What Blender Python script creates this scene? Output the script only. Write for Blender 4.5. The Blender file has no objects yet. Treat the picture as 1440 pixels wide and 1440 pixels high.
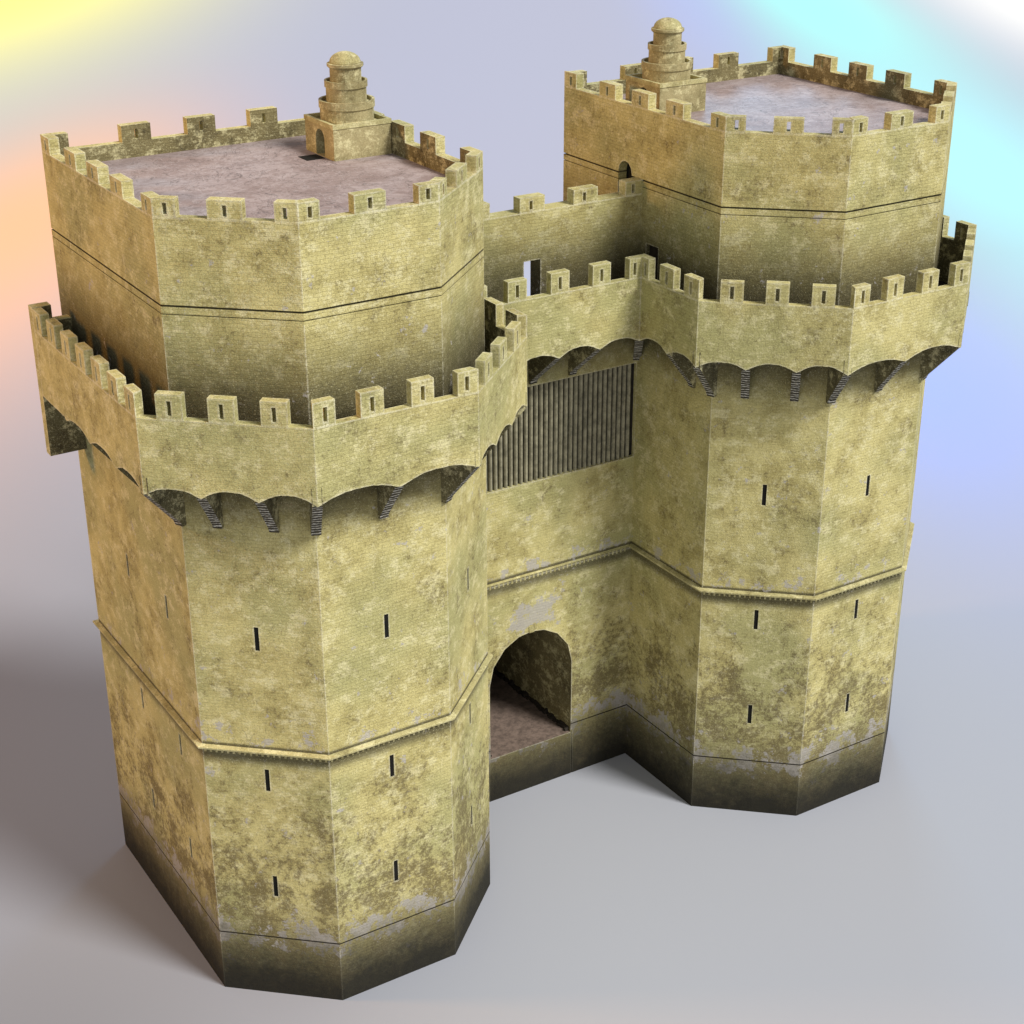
import bpy, bmesh, math, random
from mathutils import Vector, Matrix
random.seed(4)
scene=bpy.context.scene
scene.view_settings.view_transform='Standard'
scene.view_settings.look='None'
scene.view_settings.exposure=0
COL=scene.collection
CX,W,CC,YB,YC,YA=12.071,6.406,2.662,-5.455,-8.779,6.164
ROOF=31.75

# ------------------------------------------------------------ node helpers
def newmat(name):
    m=bpy.data.materials.new(name);m.use_nodes=True
    nt=m.node_tree;nt.nodes.clear()
    out=nt.nodes.new('ShaderNodeOutputMaterial');b=nt.nodes.new('ShaderNodeBsdfPrincipled')
    nt.links.new(b.outputs[0],out.inputs[0]);b.inputs['Roughness'].default_value=0.9
    b.inputs['Specular IOR Level'].default_value=0.25
    return m,nt,b
class N:
    def __init__(s,nt): s.nt=nt
    def setin(s,sock,v):
        if isinstance(v,bpy.types.NodeSocket): s.nt.links.new(v,sock)
        else:
            try: sock.default_value=v
            except Exception: sock.default_value=(*v,1) if len(v)==3 else v
    def math(s,op,a,b=0.0,c=None,clamp=False):
        n=s.nt.nodes.new('ShaderNodeMath');n.operation=op;n.use_clamp=clamp
        s.setin(n.inputs[0],a);s.setin(n.inputs[1],b)
        if c is not None: s.setin(n.inputs[2],c)
        return n.outputs[0]
    def noise(s,vec,scale,detail=4,rough=.55,dist=0.):
        n=s.nt.nodes.new('ShaderNodeTexNoise');s.nt.links.new(vec,n.inputs['Vector'])
        n.inputs['Scale'].default_value=scale;n.inputs['Detail'].default_value=detail
        n.inputs['Roughness'].default_value=rough;n.inputs['Distortion'].default_value=dist
        return n.outputs['Fac']
    def step(s,v,a,b,lo=0.,hi=1.):
        n=s.nt.nodes.new('ShaderNodeMapRange');n.interpolation_type='SMOOTHSTEP'
        s.setin(n.inputs['Value'],v)
        n.inputs['From Min'].default_value=a;n.inputs['From Max'].default_value=b
        n.inputs['To Min'].default_value=lo;n.inputs['To Max'].default_value=hi
        return n.outputs['Result']
    def mix(s,f,a,b,mode='MIX'):
        n=s.nt.nodes.new('ShaderNodeMix');n.data_type='RGBA';n.blend_type=mode
        s.setin(n.inputs[0],f)
        for sock,v in ((n.inputs[6],a),(n.inputs[7],b)):
            if isinstance(v,bpy.types.NodeSocket): s.nt.links.new(v,sock)
            else: sock.default_value=(*v,1)
        return n.outputs[2]
    def pos(s):
        g=s.nt.nodes.new('ShaderNodeNewGeometry');return g.outputs['Position'],g.outputs['Normal']
    def scalevec(s,v,sc,off=(0,0,0),rot=(0,0,0)):
        n=s.nt.nodes.new('ShaderNodeMapping');s.nt.links.new(v,n.inputs[0])
        n.inputs['Scale'].default_value=sc;n.inputs['Location'].default_value=off;n.inputs['Rotation'].default_value=rot
        return n.outputs[0]
    def z(s,v):
        n=s.nt.nodes.new('ShaderNodeSeparateXYZ');s.nt.links.new(v,n.inputs[0]);return n.outputs
    def bump(s,h,strength,dist,nrm=None):
        n=s.nt.nodes.new('ShaderNodeBump');n.inputs['Strength'].default_value=strength;n.inputs['Distance'].default_value=dist
        s.nt.links.new(h,n.inputs['Height'])
        if nrm is not None: s.nt.links.new(nrm,n.inputs['Normal'])
        return n.outputs[0]

def stone(name,c1=(.57,.50,.215),c2=(.40,.34,.13),c3=(.375,.36,.155),dark=(.115,.085,.036),darkamt=1.0,brick=True,wear=True,bands=True,bumpd=.07):
    m,nt,b=newmat(name);n=N(nt)
    P,Nn=n.pos();X,Y,Z=n.z(P)
    big=n.noise(P,.22,2,.5);mid=n.noise(P,.55,6,.76);fine=n.noise(P,4.2,5,.82);vf=n.noise(P,19,2,.75)
    col=n.mix(n.step(mid,.39,.61),c1,c2)
    col=n.mix(n.step(big,.42,.66,0,.75),col,c3)
    streak=n.noise(n.scalevec(P,(1,1,1.25),(4,2,9)),1.4,5,.82)
    col=n.mix(n.step(streak,.49,.63,0,.65),col,(.72,.66,.38))
    dn=n.math('ADD',n.math('MULTIPLY',mid,.5),n.math('MULTIPLY',fine,.5))
    if bands:
        dn=n.math('ADD',dn,n.step(Z,12.0,3.5,-.012,.085))
    col=n.mix(n.step(dn,.515,.635,0,.78*darkamt),col,dark)
    cv=n.math('ABSOLUTE',n.math('SUBTRACT',n.noise(n.scalevec(P,(1,1,1),(3,8,2)),.9,3,.75,.8),.5))
    col=n.mix(n.step(cv,.006,.0,0,.4),col,(.13,.105,.06))
    if bands:
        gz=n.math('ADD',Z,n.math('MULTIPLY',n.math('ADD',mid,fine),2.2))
        g1=n.math('MULTIPLY',n.step(gz,31.4,27.4,0,.92),n.step(Z,23.4,23.6))  # recess shade above the walkway, painted into the stone colour
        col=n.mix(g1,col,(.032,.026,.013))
        g2=n.math('MULTIPLY',n.step(n.math('SUBTRACT',Z,n.math('MULTIPLY',fine,1.5)),19.4,22.2,0,.85),n.step(Z,23.6,23.4))  # shade beneath the gallery, painted onto the wall
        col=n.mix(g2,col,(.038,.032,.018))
        g3=n.math('MULTIPLY',n.step(Z,10.9,11.40,0,.80),n.step(Z,11.68,11.66))  # dark line under the ledge, its shadow painted in
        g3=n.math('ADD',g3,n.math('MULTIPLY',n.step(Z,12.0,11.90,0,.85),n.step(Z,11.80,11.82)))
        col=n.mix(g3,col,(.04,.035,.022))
    col=n.mix(n.step(vf,.50,.70,0,.5),col,(.20,.165,.075))
    col=n.mix(n.step(vf,.46,.27,0,.40),col,(.76,.70,.43))
    col=n.mix(n.step(streak,.67,.72,0,.40),col,(.40,.22,.14))
    if bands:
        b1=n.math('MULTIPLY',n.step(Z,13.2,12.0),n.step(Z,11.8,12.0))
        b2=n.math('MULTIPLY',n.step(Z,4.6,3.0),n.step(Z,1.6,2.8))
        # pale worn patch over the arch
        ax=n.math('ABSOLUTE',X);b3=n.math('MULTIPLY',n.math('MULTIPLY',n.step(ax,2.2,.4),n.step(Z,8.2,9.2)),n.step(Z,11.2,9.8))
        b3=n.math('MULTIPLY',b3,n.step(n.math('ABSOLUTE',Y),1.2,.8))
        bb=n.math('ADD',n.math('ADD',n.math('MULTIPLY',b1,.08),n.math('MULTIPLY',b2,.13)),n.math('MULTIPLY',b3,.14))
        ln=n.math('ADD',n.math('ADD',n.math('MULTIPLY',n.noise(n.scalevec(P,(1,1,1),(13,5,7)),1.1,4,.7),.66),n.math('MULTIPLY',fine,.34)),bb)
        col=n.mix(n.step(ln,.60,.64,0,.75),col,(.42,.395,.38))
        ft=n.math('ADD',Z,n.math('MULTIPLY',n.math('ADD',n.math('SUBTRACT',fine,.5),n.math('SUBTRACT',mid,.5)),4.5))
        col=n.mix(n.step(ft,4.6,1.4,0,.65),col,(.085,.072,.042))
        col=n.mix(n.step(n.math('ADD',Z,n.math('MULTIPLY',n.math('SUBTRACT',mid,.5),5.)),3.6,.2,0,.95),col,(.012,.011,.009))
    h=n.math('ADD',n.math('MULTIPLY',fine,.7),n.math('MULTIPLY',vf,.5))
    if brick:
        uv=nt.nodes.new('ShaderNodeUVMap')
        br=nt.nodes.new('ShaderNodeTexBrick')
        wv=nt.nodes.new('ShaderNodeVectorMath');wv.operation='ADD'
        nz=nt.nodes.new('ShaderNodeTexNoise');nz.inputs['Scale'].default_value=1.6;nz.inputs['Detail'].default_value=1;nt.links.new(P,nz.inputs['Vector'])
        sc=nt.nodes.new('ShaderNodeVectorMath');sc.operation='SCALE';sc.inputs['Scale'].default_value=.12
        nt.links.new(nz.outputs['Color'],sc.inputs[0]);nt.links.new(uv.outputs[0],wv.inputs[0]);nt.links.new(sc.outputs[0],wv.inputs[1])
        nt.links.new(wv.outputs[0],br.inputs['Vector'])
        br.inputs['Scale'].default_value=1.;br.inputs['Brick Width'].default_value=.34;br.inputs['Row Height'].default_value=.14
        br.inputs['Mortar Size'].default_value=.011;br.inputs['Mortar Smooth'].default_value=.8
        br.inputs['Color1'].default_value=(.84,.84,.84,1);br.inputs['Color2'].default_value=(1.,1.,1.,1);br.inputs['Mortar'].default_value=(.74,.72,.68,1)
        vis=n.math('ADD',n.step(big,.38,.62,.08,.35),n.step(Z,24,27,0,.35))
        col=n.mix(vis,col,n.mix(1.,col,br.outputs['Color'],'MULTIPLY'))
        h=n.math('SUBTRACT',h,n.math('MULTIPLY',br.outputs['Fac'],.22))
    if wear:
        bv=nt.nodes.new('ShaderNodeBevel');bv.samples=2;bv.inputs['Radius'].default_value=.10
        dp=nt.nodes.new('ShaderNodeVectorMath');dp.operation='DOT_PRODUCT'
        nt.links.new(bv.outputs[0],dp.inputs[0]);nt.links.new(Nn,dp.inputs[1])
        e=n.math('SUBTRACT',1.,dp.outputs['Value'])
        e=n.math('MULTIPLY',n.step(e,.004,.05),n.step(fine,.38,.54,.15,.85))
        e=n.math('MULTIPLY',e,n.step(Z,1.2,3.4,.1,1))
        for zz in (ROOF,)+((2.865,29.17) if bands else ()):
            wd=.26 if zz>29 and zz<30 else .11
            e=n.math('MULTIPLY',e,n.step(n.math('ABSOLUTE',n.math('SUBTRACT',Z,zz)),wd,wd+.05))
        col=n.mix(e,col,(.76,.72,.57))
    if bands:
        for zz,wd,am in ((2.865,.028,.85),(29.315,.032,.8),(29.018,.015,.55)):
            col=n.mix(n.step(n.math('ABSOLUTE',n.math('SUBTRACT',Z,zz)),wd+.01,wd,0,am),col,(.025,.02,.012))
    nt.links.new(col,b.inputs['Base Color'])
    nt.links.new(n.bump(h,.75,bumpd),b.inputs['Normal'])
    return m
STONE=stone('weathered_shaded_sandstone')
GSTONE=stone('battlement_sandstone',darkamt=.85,bands=False)
PALE=stone('ledge_sandstone',c1=(.46,.41,.20),c2=(.36,.315,.14),c3=(.33,.31,.15),darkamt=.8,brick=False,wear=False,bands=False)
TURRET=stone('turret_stone',c1=(.38,.32,.165),c2=(.26,.22,.105),c3=(.29,.26,.13),darkamt=.85,brick=False,wear=False,bands=False,bumpd=.03)

def flat(name,c,rough=.9):
    m,nt,b=newmat(name);n=N(nt);P,_=n.pos()
    f=n.noise(P,2.5,5,.75)
    nt.links.new(n.mix(n.step(f,.3,.7),tuple(x*.6 for x in c),tuple(min(1,x*1.35) for x in c)),b.inputs['Base Color'])
    b.inputs['Roughness'].default_value=rough
    return m
BLACK=flat('dark_opening',(.006,.006,.005))  # near-black colour stands for the unlit insides of slits and doorways
WOOD=flat('dark_timber',(.03,.024,.018))
SLAT=flat('grey_brown_timber',(.27,.25,.17))
RECESS=flat('shadowed_stone',(.02,.018,.013))

def roofmat():
    m,nt,b=newmat('roof_mortar');n=N(nt);P,_=n.pos()
    a=n.noise(P,.45,5,.70);f=n.noise(P,3,5,.78,.6)
    col=n.mix(n.step(a,.35,.65),(.255,.195,.185),(.37,.305,.30))
    col=n.mix(n.step(f,.42,.66,0,.55),col,(.19,.14,.125))
    for off,sc_,wd,am,cc in (((0,0,0),.55,.013,.6,(.08,.065,.06)),((9,3,0),1.1,.012,.4,(.56,.51,.51)),((2,7,0),.3,.008,.5,(.10,.08,.08))):
        w=n.noise(n.scalevec(P,(1,1,1),off),sc_,5,.62,1.2)
        v=n.math('ABSOLUTE',n.math('SUBTRACT',w,.5))
        col=n.mix(n.step(v,wd,.0,0,am),col,cc)
    nt.links.new(col,b.inputs['Base Color'])
    nt.links.new(n.bump(f,.25,.04),b.inputs['Normal'])
    b.inputs['Roughness'].default_value=.65
    return m
ROOFM=roofmat()
def corbelmat():
    m,nt,b=newmat('layered_corbel_stone');n=N(nt);P,_=n.pos()
    z=n.z(P)[2]
    z2=n.math('ADD',z,n.math('MULTIPLY',n.noise(P,3,3),.20))
    s=n.math('SINE',n.math('MULTIPLY',z2,44.))
    f=n.noise(P,7,4,.7)
    col=n.mix(n.step(s,.0,.6),(.03,.027,.02),(.50,.48,.42))
    col=n.mix(n.step(f,.44,.58,0,.7),col,(.09,.08,.05))
    nt.links.new(col,b.inputs['Base Color']);nt.links.new(n.bump(s,.5,.05),b.inputs['Normal'])
    return m
CORB=corbelmat()
CSIDE=stone('shaded_sandstone',c1=(.13,.115,.055),c2=(.085,.075,.035),c3=(.08,.07,.035),dark=(.025,.02,.011),brick=False,wear=False,bands=False)  # darker stone copy; shade of gallery inner and end faces put into colour
INNER=stone('inner_shade_sandstone',c1=(.21,.175,.08),c2=(.14,.115,.052),c3=(.13,.11,.052),dark=(.04,.032,.016),brick=True,wear=False,bands=False)  # darker copy for inward faces, their shade put into the colour

# ------------------------------------------------------------ geometry helpers
class MB:
    def __init__(s): s.v=[];s.f=[]
    def prism(s,pts,z0,z1):
        n=len(pts);b=len(s.v)
        for i,p in enumerate(pts): s.v.append((p[0],p[1],z0[i] if hasattr(z0,'__len__') else z0))
        for i,p in enumerate(pts): s.v.append((p[0],p[1],z1[i] if hasattr(z1,'__len__') else z1))
        s.f.append(list(range(b+n-1,b-1,-1)));s.f.append(list(range(b+n,b+2*n)))
        for i in range(n):
            j=(i+1)%n;s.f.append([b+i,b+j,b+n+j,b+n+i])
    def box(s,x0,x1,y0,y1,z0,z1): s.prism([(x0,y0),(x1,y0),(x1,y1),(x0,y1)],z0,z1)
    def extr(s,prof,fn,a,b):
        n=len(prof);k=len(s.v)
        for d in (a,b):
            for u,z in prof: s.v.append(tuple(fn(u,z,d)))
        s.f.append(list(range(k+n-1,k-1,-1)));s.f.append(list(range(k+n,k+2*n)))
        for i in range(n):
            j=(i+1)%n;s.f.append([k+i,k+j,k+n+j,k+n+i])
def ln(a): return math.hypot(a[0],a[1])
def offs(pts,o,closed):
    n=len(pts);L=[]
    m=n if closed else n-1
    for i in range(m):
        a=pts[i];c=pts[(i+1)%n];d=((c[0]-a[0]),(c[1]-a[1]));l=ln(d);d=(d[0]/l,d[1]/l)
        nn=(d[1],-d[0]);L.append(((a[0]+nn[0]*o,a[1]+nn[1]*o),d,nn))
    def inter(l1,l2):
        (p,d,_),(q,e,_)=l1,l2
        den=d[0]*e[1]-d[1]*e[0]
        if abs(den)<1e-6: return q
        t=((q[0]-p[0])*e[1]-(q[1]-p[1])*e[0])/den
        return (p[0]+d[0]*t,p[1]+d[1]*t)
    out=[]
    for i in range(n):
        if closed: out.append(inter(L[i-1],L[i]))
        elif i==0: out.append(L[0][0])
        elif i==n-1: out.append((pts[-1][0]+L[-1][2][0]*o,pts[-1][1]+L[-1][2][1]*o))
        else: out.append(inter(L[i-1],L[i]))
    return out
def finish(name,mb,mat,parent,recalc=True,label=None,smooth=False):
    me=bpy.data.meshes.new(name);me.from_pydata(mb.v,[],mb.f);me.validate()
    ob=bpy.data.objects.new(name,me);COL.objects.link(ob)
    if recalc:
        bm=bmesh.new();bm.from_mesh(me);bmesh.ops.recalc_face_normals(bm,faces=bm.faces[:]);bm.to_mesh(me);bm.free()
    me.materials.append(mat)
    uvs(me)
    if smooth:
        for p in me.polygons: p.use_smooth=True
    if parent: ob.parent=parent
    if label: ob['label']=label
    return ob
def uvs(me):
    if not me.uv_layers: me.uv_layers.new(name='UVMap')
    uv=me.uv_layers[0].data
    for p in me.polygons:
        n=p.normal
        if abs(n.z)>.8: t=Vector((1,0,0));b=Vector((0,1,0))
        else:
            t=Vector((-n.y,n.x,0)).normalized();b=Vector((0,0,1))
        for li in p.loop_indices:
            co=me.vertices[me.loops[li].vertex_index].co
            uv[li].uv=(co.dot(t),co.dot(b))
def cut(ob,mb):
    me=bpy.data.meshes.new('cutter');me.from_pydata(mb.v,[],mb.f)
    bm=bmesh.new();bm.from_mesh(me);bmesh.ops.recalc_face_normals(bm,faces=bm.faces[:]);bm.to_mesh(me);bm.free()
    c=bpy.data.objects.new('cutter',me);COL.objects.link(c)
    md=ob.modifiers.new('b','BOOLEAN');md.operation='DIFFERENCE';md.object=c;md.solver='EXACT'
    bpy.context.view_layer.update()
    dg=bpy.context.evaluated_depsgraph_get()
    nm=bpy.data.meshes.new_from_object(ob.evaluated_get(dg))
    ob.modifiers.clear();old=ob.data;ob.data=nm;nm.name=ob.name
    mats=[m for m in old.materials]
    nm.materials.clear()
    for m in mats: nm.materials.append(m)
    for p in nm.polygons: p.material_index=0
    bpy.data.objects.remove(c);uvs(nm)
def loft(mb,poly,levels,cap=True,closed_profile=False):
    rings=[]
    for z,o in levels:
        pp=offs(poly,o,True) if abs(o)>1e-6 else poly
        k=len(mb.v);mb.v+= [(p[0],p[1],z) for p in pp];rings.append(k)
    n=len(poly)
    m=len(rings)
    for r in range(m if closed_profile else m-1):
        a=rings[r];b=rings[(r+1)%m]
        for i in range(n):
            j=(i+1)%n;mb.f.append([a+i,a+j,b+j,b+i])
    if cap and not closed_profile:
        mb.f.append([rings[0]+i for i in range(n-1,-1,-1)]);mb.f.append([rings[-1]+i for i in range(n)])

root=bpy.data.objects.new('city_gate',None);COL.objects.link(root)
root['label']='weathered yellow sandstone medieval city gate with twin polygonal towers';root['category']='castle gate'

LOC=[(-W,YA),(-W,YB),(-CC,YC),(CC,YC),(W,YB),(W,YA)]
def towerpoly(side):
    if side<0: return [(p[0]-CX,p[1]) for p in LOC]
    return [(CX-p[0],p[1]) for p in LOC][::-1]

def slit_at(cutter,p,t,nin,zc,h,hw=.09):
    def q(u,d): return (p[0]+t[0]*u+nin[0]*d,p[1]+t[1]*u+nin[1]*d)
    cutter.prism([q(-hw,-.1),q(hw,-.1),q(hw,.34),q(-hw,.34)],zc-h/2,zc+h/2)
    m=MB();m.prism([q(-hw-.02,.035),q(hw+.02,.035),q(hw+.02,.10),q(-hw-.02,.10)],zc-h/2-.02,zc+h/2+.02)
    return m
def merlons(parent,mat,o0,o1,i0,i1,th,spec,z0,z1,slit=True,inmat=None):
    d=(o1[0]-o0[0],o1[1]-o0[1]);L=ln(d);d=(d[0]/L,d[1]/L);nin=(-d[1],d[0])
    e=1e-4
    def pt(s,inner):
        if not inner: return (o0[0]+d[0]*s,o0[1]+d[1]*s)
        if s<e: return i0
        if s>L-e: return i1
        return (o0[0]+d[0]*s+nin[0]*th,o0[1]+d[1]*s+nin[1]*th)
    def piece(m,a,b,za,zb): m.prism([pt(a,0),pt(b,0),pt(b,1),pt(a,1)],za,zb)
    for a,b in spec:
        a=max(0,a);b=min(L,b)
        if b-a<.1: continue
        mb=MB();j=random.uniform(-.03,.03);zt=z1+j
        if slit and b-a>.35:
            c=(a+b)/2
            if a<e: c=a+(b-a)*.55
            if b>L-e: c=a+(b-a)*.45
            h=z1-z0;w=.075
            piece(mb,a,c-w,z0,zt);piece(mb,c+w,b,z0,zt);piece(mb,c-w,c+w,z0,z0+h*.16);piece(mb,c-w,c+w,z0+h*.76,zt)
        else: piece(mb,a,b,z0,zt)
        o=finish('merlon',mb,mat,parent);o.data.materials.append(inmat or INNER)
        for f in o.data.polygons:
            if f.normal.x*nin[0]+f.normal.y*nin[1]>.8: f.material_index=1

def build_tower(side):
    poly=towerpoly(side)
    mb=MB()
    loft(mb,poly,[(-.3,0),(2.84,0),(2.84,-.07),(2.89,-.07),(2.89,0),(29.00,0),(29.00,-.06),(29.035,-.06),(29.035,0),(29.285,0),(29.285,-.1),(29.345,-.1),(29.345,0),(ROOF,0)])
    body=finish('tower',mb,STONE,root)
    body['label']='polygonal sandstone tower with crenellated roof' 
    cutter=MB();panels=[]
    n=len(poly)
    for i in range(n):
        a=poly[i];b=poly[(i+1)%n];d=(b[0]-a[0],b[1]-a[1]);L=ln(d);t=(d[0]/L,d[1]/L);nin=(-t[1],t[0])
        if abs(t[0])>.99 and a[1]>0: continue
        if abs(t[1])>.99:
            outer=abs((a[0]+b[0])/2)>CX
            ps=[]
            if outer:
                for yy in (1.25,-2.95): ps.append((a[0],yy))
            else: continue
        else: ps=[((a[0]+b[0])/2,(a[1]+b[1])/2)]
        for p in ps:
            for zc in (16.6,10.4,5.4): panels.append(slit_at(cutter,p,t,nin,zc,1.0))
    xi=side*(CX-W);s=side
    fn=lambda u,z,d:(xi+s*d,u,z)
    arch=[(.8,27.6),(1.8,27.6),(1.8,29.4)]+[(1.3+.5*math.cos(a),29.4+.5*math.sin(a)) for a in [math.radians(q) for q in (30,60,90,120,150)]]+[(.8,29.4)]
    cutter.extr(arch,fn,-.2,.5)
    rect=[(-1.3,23.72),(-.4,23.72),(-.4,26.6),(-1.3,26.6)]
    cutter.extr(rect,fn,-.2,.4)
    cut(body,cutter)
    for m in panels: finish('arrow_slit',m,BLACK,body)
    m=MB();m.extr([(.7,27.5),(1.9,27.5),(1.9,30),(.7,30)],fn,.44,.49);finish('arched_doorway',m,BLACK,body)
    m=MB();m.extr([(-1.4,23.7),(-.3,23.7),(-.3,26.7),(-1.4,26.7)],fn,.2,.3);finish('door',m,WOOD,body)
    mb=MB();loft(mb,poly,[(11.69,-.1),(11.69,.18),(11.705,.20),(11.775,.21),(11.79,.19),(11.82,.03),(11.84,-.1)],closed_profile=True)
    for i in range(n):
        a=poly[i];b=poly[(i+1)%n];d=(b[0]-a[0],b[1]-a[1]);L=ln(d);t=(d[0]/L,d[1]/L);nin=(-t[1],t[0])
        if (a[1]>0 and b[1]>0) or abs(t[1])>.99: continue
        k=int(L/.22);
        for j in range(k):
            c=(j+.5)*L/k
            q=lambda u,dd:(a[0]+t[0]*u-nin[0]*dd,a[1]+t[1]*u-nin[1]*dd)
            mb.prism([q(c-.04,-.05),q(c+.04,-.05),q(c+.04,.03),q(c-.04,.03)],11.50,11.695)
    finish('string_course',mb,PALE,body)
    inn=offs(poly,-.42,True)
    m=MB();m.prism(offs(poly,-.40,True),ROOF-.02,ROOF+.012);finish('roof',m,ROOFM,body)
    mb=MB()
    loft(mb,poly,[(ROOF,0),(32.38,0),(32.38,-.42),(ROOF,-.42)],closed_profile=True)
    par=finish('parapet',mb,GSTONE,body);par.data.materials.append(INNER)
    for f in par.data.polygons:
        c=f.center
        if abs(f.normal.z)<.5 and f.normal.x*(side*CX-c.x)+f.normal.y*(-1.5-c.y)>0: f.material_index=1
    for i in range(n):
        j=(i+1)%n;a,b=poly[i],poly[j];L=ln((b[0]-a[0],b[1]-a[1]))
        if L<6: nin_=1;mw=1.2;ce=.8
        else: nin_=3;mw=1.2;ce=.95
        spec=[(0,ce),(L-ce,L)]
        for k in range(nin_):
            c=ce+(L-2*ce)*(k+1)/(nin_+1)
            spec.append((c-mw/2,c+mw/2))
        merlons(body,GSTONE,a,b,inn[i],inn[j],.42,spec,32.38,33.02)
    return body
TL=build_tower(-1);TR=build_tower(1)

# ------------------------------------------------------------ gate wall
GD=8.4
mb=MB();mb.box(-5.75,5.75,0,GD,-.3,11.6)
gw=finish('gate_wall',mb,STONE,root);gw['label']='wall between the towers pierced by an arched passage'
c=MB();R=2.3
arch=[(-R,2.4),(R,2.4)]+[(R*math.cos(math.radians(q)),6.4+R*math.sin(math.radians(q))) for q in (0,25,50,72,90,108,130,155,180)]
c.extr(arch,lambda u,z,d:(u,d,z),-1,GD-.6)
cut(gw,c)
c=MB()
for s in (-1,1):
    c.box(s*2.38-.02,s*2.38+.02,-.1,.05,-.4,2.41)
    a,b=sorted((s*2.45,s*5.72));c.box(a,b,-.1,.05,2.84,2.88)
cut(gw,c)
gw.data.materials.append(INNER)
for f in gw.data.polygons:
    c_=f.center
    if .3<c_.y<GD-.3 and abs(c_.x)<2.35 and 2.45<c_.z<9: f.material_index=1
m=MB();m.box(-2.29,2.29,.02,GD-.62,2.36,2.412);finish('passage_floor',m,flat('passage_paving',(.15,.11,.09)),gw)
m=MB()
for q in range(10): m.box(-2.3+q*.46,-2.3+q*.46+.44,GD-.72,GD-.62,2.42,8.6)
finish('passage_gate',m,WOOD,gw)
m=MB();m.box(-.14,.14,-.04,.2,8.66,9.0);finish('keystone',m,PALE,gw)
m=MB()
for s in (-1,1):
    y=.15
    while y<GD-.9:
        l=random.uniform(.12,.3);w_=random.uniform(.08,.25);h=random.uniform(.06,.28)
        x0=s*(2.3);x1=s*(2.3-w_)
        m.prism([(x0+s*.02,y),(x1,y+random.uniform(0,.05)),(x1,y+l),(x0+s*.02,y+l)],2.40,[2.41+h,2.41+h*.6,2.41+h*.5,2.41+h])
        y+=l*.9
rb=finish('rubble_edge',m,WOOD,gw);rb['kind']='stuff'
mb=MB();mb.box(-5.75,5.75,0,.8,11.6,28.72)
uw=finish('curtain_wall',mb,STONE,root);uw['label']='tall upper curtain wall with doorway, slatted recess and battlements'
c=MB();c.box(-.42,.42,-1,2,23.72,26.62)
c.box(-5.66,5.66,-.5,.24,16.35,20.95)
cut(uw,c)
m=MB();x=-5.62
while x<5.5:
    m.prism([(x,.26),(x+.0,.12),(x+.04,.06),(x+.085,.04),(x+.13,.06),(x+.17,.12),(x+.17,.26)],16.34,20.96);x+=.2655
finish('slatted_screen',m,SLAT,uw)
m=MB();m.box(-5.67,5.67,.2,.25,16.3,21.0);finish('screen_backing',m,RECESS,uw)
for cc in (-5.4,-2.7,0,2.7,5.4):
    a=max(-5.7,cc-.62);b=min(5.7,cc+.62)
    merlons(uw,GSTONE,(a,0),(b,0),(a,.5),(b,.5),.5,[(0,b-a)],28.72,29.34)
m=MB();m.box(-5.75,5.75,.79,2.6,27.3,27.58);finish('wall_walk',m,STONE,uw)
mb=MB()
mb.extr([(0.05,11.69),(-.025,11.69),(-.035,11.70),(-.035,11.74),(-.01,11.76),(.05,11.78)],lambda u,z,d:(d,u,z),-5.6,5.6)
k=46
for j in range(k):
    cxx=-5.4+(j+.5)*10.8/k;mb.box(cxx-.04,cxx+.04,-.012,.05,11.50,11.695)
finish('string_course',mb,PALE,uw)

# ------------------------------------------------------------ fighting gallery
GO=1.506;TH=.36;YG=4.9;YJ=-2.16
left=[(p[0]-CX,p[1]) for p in LOC[:5]]
lo=offs(left+[(W-CX,YJ)],GO,False)
outer=[(lo[0][0],YG)]+lo[1:5]+[(lo[5][0],YJ)]
full=outer+[(-p[0],p[1]) for p in outer][::-1]
inner=offs(full,-TH,False)
ZB,ZM=25.76,26.66
gal=MB()
nb_by=[4,3,2,3,2,4,2,3,2,3,4]
def lerp(a,b,t): return (a[0]+(b[0]-a[0])*t,a[1]+(b[1]-a[1])*t)
cols=[]
for i in range(len(full)-1):
    a,b=full[i],full[i+1];ia,ib=inner[i],inner[i+1];nb=nb_by[i]
    for k in range(nb):
        amp=random.uniform(.9,1.15)
        for q in range(18):
            u=q/18
            w_=math.sin(math.pi*u)
            # wide shallow arch with a small spring on either side
            h=amp*(.34*w_**1.25+.03*math.sin(math.pi*3*u))
            t=(k+u)/nb
            if (i==0 and k==0) or (i==10 and k==nb-1): h=.12
            hh=22.88+h+random.uniform(-.01,.01)
            cols.append((lerp(a,b,t),lerp(ia,ib,t),hh))
cols.append((full[-1],inner[-1],22.95))
v=gal.v;k0=len(v);inner_faces=[]
for o,i_,h in cols: v+= [(o[0],o[1],h),(o[0],o[1],ZB),(i_[0],i_[1],ZB),(i_[0],i_[1],h)]
for q in range(len(cols)-1):
    a=k0+4*q;b=a+4
    inner_faces+=[len(gal.f)+2,len(gal.f)+3]
    gal.f+=[[a,b,b+1,a+1],[a+1,b+1,b+2,a+2],[a+2,b+2,b+3,a+3],[a+3,b+3,b,a]]
gal.f.append([k0,k0+1,k0+2,k0+3]);e=k0+4*(len(cols)-1);gal.f.append([e+3,e+2,e+1,e])
gallery=finish('gallery',gal,GSTONE,root);gallery['label']='projecting crenellated gallery with scalloped lower edge'
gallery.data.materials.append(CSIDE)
for q in inner_faces: gallery.data.polygons[q].material_index=1
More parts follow.
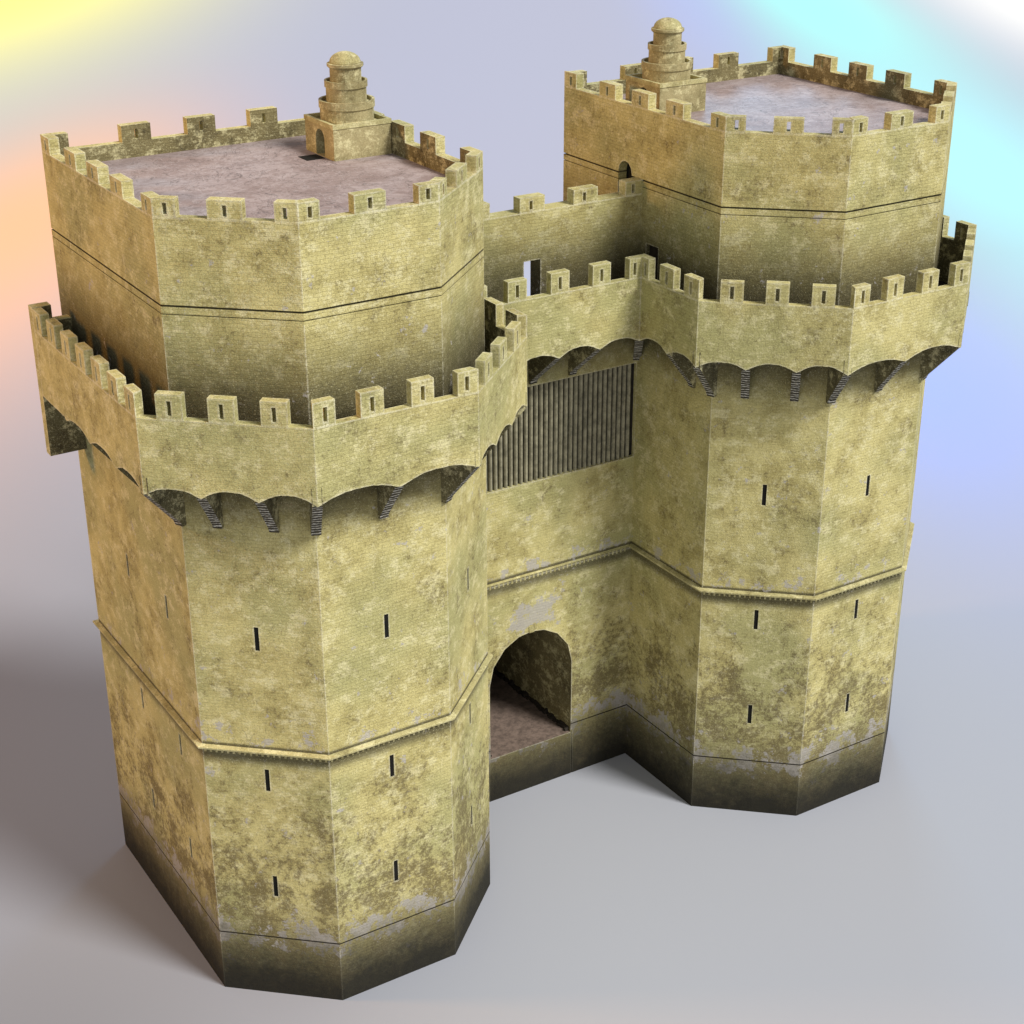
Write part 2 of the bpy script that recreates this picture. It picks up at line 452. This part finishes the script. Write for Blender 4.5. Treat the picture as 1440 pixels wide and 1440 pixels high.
for i in range(len(full)-1):
    a,b=full[i],full[i+1];L=ln((b[0]-a[0],b[1]-a[1]))
    m_=i if i<=5 else 10-i
    if m_==0:
        w_=.93;g=(L-7*w_)/6;spec=[(j*(w_+g),j*(w_+g)+w_) for j in range(7)]
    elif m_ in (1,3): spec=[(L*f-.47,L*f+.47) for f in (.195,.49,.785)]
    elif m_==2: spec=[(0,.85),(1.8,2.7),(L-2.7,L-1.8),(L-.85,L)]
    elif m_==4: spec=[(0,1.0),(1.72,2.68),(L-.5,L)]
    else: spec=[(0,.62)]+[(L/2+q-.46,L/2+q+.46) for q in (-2.1,0,2.1)]+[(L-.62,L)]
    if i>5: spec=[(L-b_,L-a_) for a_,b_ in spec]
    merlons(gallery,GSTONE,a,b,inner[i],inner[i+1],TH,spec,ZB,ZM,True,CSIDE)
body_line=[(-CX-W+.03,YG)]+offs(left+[(W-CX,.02)],-.03,False)[1:5]+[(-CX+W-.03,.03)]
body_full=body_line+[(-p[0],p[1]) for p in body_line][::-1]
inn2=offs(full,-TH+.03,False)
fl=MB()
for i in range(len(full)-1):
    fl.prism([inn2[i],inn2[i+1],body_full[i+1],body_full[i]],23.56,23.7)
finish('walkway',fl,WOOD,gallery)  # dark floor colour carries the shade of the gallery recess
for s in (-1,1):
    m=MB();x0,x1=sorted((s*(CX+W-.05),s*(CX+W+GO)))
    m.box(x0,x1,YG+.002,YG+.5,20.4,26.0)
    xa,xb=sorted((s*(CX+W+.75),s*(CX+W+GO)));m.box(xa,xb,YG+.002,YG+.5,26.0,26.66)
    ew=finish('gallery_end_wall',m,GSTONE,gallery);ew.data.materials.append(CSIDE)
    for f in ew.data.polygons:
        if f.normal.y<-.9: f.material_index=1
def corbel(p,dirn,length):
    m=MB();t=(-dirn[1],dirn[0]);hw=.18
    pr=[(-.1,23.555),(length,23.555),(length,22.88),(.20,21.3),(.12,21.1),(-.1,21.1)]
    m.extr(pr,lambda u,z,d:(p[0]+dirn[0]*u+t[0]*d,p[1]+dirn[1]*u+t[1]*d,z),-hw,hw)
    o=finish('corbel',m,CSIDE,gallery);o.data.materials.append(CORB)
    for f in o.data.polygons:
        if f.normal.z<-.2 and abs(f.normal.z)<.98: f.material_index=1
bodyl=[(-CX-W,YG)]+left[1:5]+[(-CX+W,0)]
bodyf=bodyl+[(-p[0],p[1]) for p in bodyl][::-1]
for i in range(len(full)-1):
    nb=nb_by[i];a,b=full[i],full[i+1]
    d=(b[0]-a[0],b[1]-a[1]);L=ln(d);d=(d[0]/L,d[1]/L);no=(d[1],-d[0])
    depth=2.16 if i==5 else GO
    for k in range(0,nb):
        if k==0:
            if i==0: continue
            w_=bodyf[i];dd=(a[0]-w_[0],a[1]-w_[1]);l=ln(dd);corbel(w_,(dd[0]/l,dd[1]/l),l-.06)
        else:
            p=lerp(a,b,k/nb);w_=(p[0]-no[0]*depth,p[1]-no[1]*depth)
            corbel(w_,no,depth-.05)

# ------------------------------------------------------------ roof turrets
def lathe(mb,cx,cy,prof,seg=36):
    k=len(mb.v)
    for r,z in prof:
        for i in range(seg):
            a=2*math.pi*i/seg;mb.v.append((cx+r*math.cos(a),cy+r*math.sin(a),z))
    for j in range(len(prof)-1):
        for i in range(seg):
            q=(i+1)%seg;mb.f.append([k+j*seg+i,k+j*seg+q,k+(j+1)*seg+q,k+(j+1)*seg+i])
    mb.f.append([k+i for i in range(seg-1,-1,-1)]);e=k+(len(prof)-1)*seg;mb.f.append([e+i for i in range(seg)])
def turret(cx,cy,dside):
    h=1.26
    m=MB();m.box(cx-h,cx+h,cy-h,cy+h,ROOF,33.0)
    t=finish('roof_turret',m,TURRET,root);t['label']='stepped round stone turret with dome on square base'
    c=MB();xf=cx+dside*h
    arch=[(cy-.05-.38,31.78),(cy-.05+.38,31.78),(cy-.05+.38,32.45)]+[(cy-.05+.38*math.cos(math.radians(q)),32.45+.38*math.sin(math.radians(q))) for q in (30,60,90,120,150)]+[(cy-.05-.38,32.45)]
    c.extr(arch,lambda u,z,d:(xf-dside*d,u,z),-.2,.5);cut(t,c)
    m=MB();m.extr([(cy-.5,31.77),(cy+.4,31.77),(cy+.4,32.9),(cy-.5,32.9)],lambda u,z,d:(xf-dside*d,u,z),.35,.42);finish('turret_door',m,BLACK,t)
    m=MB()
    o=[(cx-h-.03,cy-h-.03),(cx+h+.03,cy-h-.03),(cx+h+.03,cy+h+.03),(cx-h-.03,cy+h+.03)]
    loft(m,o,[(32.98,0),(33.16,0),(33.16,-.14),(32.98,-.14)],closed_profile=True)
    finish('turret_rim',m,PALE,t)
    m=MB();lathe(m,cx,cy,[(1.06,32.99),(1.06,33.55),(1.11,33.57),(1.11,33.86),(1.0,33.86),(1.0,33.72),(.3,33.72)]);finish('lower_drum',m,TURRET,t)
    m=MB();lathe(m,cx,cy,[(.80,33.71),(.80,34.33),(.85,34.35),(.85,34.60),(.76,34.60),(.76,34.48),(.3,34.48)]);finish('middle_drum',m,TURRET,t)
    m=MB();lathe(m,cx,cy,[(.62,34.47),(.62,35.06),(.66,35.08),(.72,35.14),(.72,35.24),(.64,35.26)]);finish('upper_drum',m,TURRET,t)
    m=MB();lathe(m,cx,cy,[(.64,35.255)]+[(.62*math.cos(math.radians(q)),35.26+.42*math.sin(math.radians(q))) for q in (5,20,35,50,65,78,87)]);d=finish('dome',m,PALE,t,smooth=True)
turret(-7.38,2.08,-1);turret(8.3,2.05,-1)
m=MB();m.box(-9.5,-8.72,1.5,2.3,ROOF+.01,ROOF+.03);finish('roof_hatch',m,BLACK,TL)

# ------------------------------------------------------------ ground
m,nt,b=newmat('backdrop_floor');n=N(nt);P,_=n.pos()
X,Y,Z=n.z(P)
fx=n.math('ADD',X,37.3);fy=n.math('ADD',Y,58.2)
h=(.53,.848)
r=n.math('ADD',n.math('MULTIPLY',fx,h[0]),n.math('MULTIPLY',fy,h[1]))
t=n.math('SUBTRACT',n.math('MULTIPLY',fx,h[1]),n.math('MULTIPLY',fy,h[0]))
def blob(r0,t0,sr,st,amp):
    a=n.math('DIVIDE',n.math('SUBTRACT',r,r0),sr);c_=n.math('DIVIDE',n.math('SUBTRACT',t,t0),st)
    q=n.math('ADD',n.math('MULTIPLY',a,a),n.math('MULTIPLY',c_,c_))
    return n.math('MULTIPLY',n.math('POWER',2.718,n.math('MULTIPLY',q,-1.)),amp)
col=n.mix(n.step(t,-32,6),(.24,.245,.28),(.34,.35,.395))  # floor darkens to the left, vignette painted into its colour
col=n.mix(blob(46,-19,15,12,.55),col,(.11,.115,.13))  # lower-left corner vignette, painted as a darker patch
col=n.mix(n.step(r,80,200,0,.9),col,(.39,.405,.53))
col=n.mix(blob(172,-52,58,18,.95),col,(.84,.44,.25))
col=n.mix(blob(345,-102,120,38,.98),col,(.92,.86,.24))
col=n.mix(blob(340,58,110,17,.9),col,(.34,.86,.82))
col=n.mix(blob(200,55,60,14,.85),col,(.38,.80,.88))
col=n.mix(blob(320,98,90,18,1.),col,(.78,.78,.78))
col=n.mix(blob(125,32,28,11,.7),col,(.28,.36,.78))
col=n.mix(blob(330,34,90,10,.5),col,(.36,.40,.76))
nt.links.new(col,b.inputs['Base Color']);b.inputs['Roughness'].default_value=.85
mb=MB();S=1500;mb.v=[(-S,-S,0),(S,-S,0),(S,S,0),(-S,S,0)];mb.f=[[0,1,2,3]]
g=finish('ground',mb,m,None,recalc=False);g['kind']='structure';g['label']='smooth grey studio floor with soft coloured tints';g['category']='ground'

# ------------------------------------------------------------ light
w=bpy.data.worlds.new('World');scene.world=w;w.use_nodes=True
w.node_tree.nodes['Background'].inputs[0].default_value=(.90,.94,1.,1);w.node_tree.nodes['Background'].inputs[1].default_value=.44
def lamp(name,typ,energy,color,loc,target,**k):
    l=bpy.data.lights.new(name,typ);l.energy=energy;l.color=color
    o=bpy.data.objects.new(name,l);COL.objects.link(o);o.location=loc
    o.rotation_euler=(Vector(target)-Vector(loc)).to_track_quat('-Z','Y').to_euler()
    for a,v_ in k.items(): setattr(l,a,v_)
    return o
el=math.radians(48)
sd=Vector((.42*math.cos(el),-.907*math.cos(el),math.sin(el)))
lamp('sun','SUN',4.3,(1,.98,.92),sd*100,(0,0,0),angle=math.radians(16))
lamp('softbox','AREA',13000,(1,.95,.84),(-68,-70,46),(-8,0,14),size=36)
lamp('warm_side_lamp','AREA',44000,(1,.46,.06),(-88,40,60),(-4,0,31),size=14)
lamp('cool_rim_lamp','AREA',22000,(.35,.66,1.),(60,60,50),(12,0,28),size=20)

# ------------------------------------------------------------ camera
yaw,pitch,roll,f=1.013,0.434,-0.003,2363.976
cy,sy=math.cos(yaw),math.sin(yaw);cp,sp=math.cos(pitch),math.sin(pitch)
F=Vector((cy*cp,sy*cp,-sp));Rv=Vector((sy,-cy,0));U=Rv.cross(F)
cr,sr=math.cos(roll),math.sin(roll)
R2=Rv*cr+U*sr;U2=U*cr-Rv*sr
M=Matrix((R2,U2,-F)).transposed().to_4x4();M.translation=Vector((-37.342,-58.175,46.912))
cd=bpy.data.cameras.new('camera');cd.sensor_width=36;cd.lens=36*f/1440;cd.clip_end=5000
co=bpy.data.objects.new('camera',cd);co.matrix_world=M;COL.objects.link(co);scene.camera=co
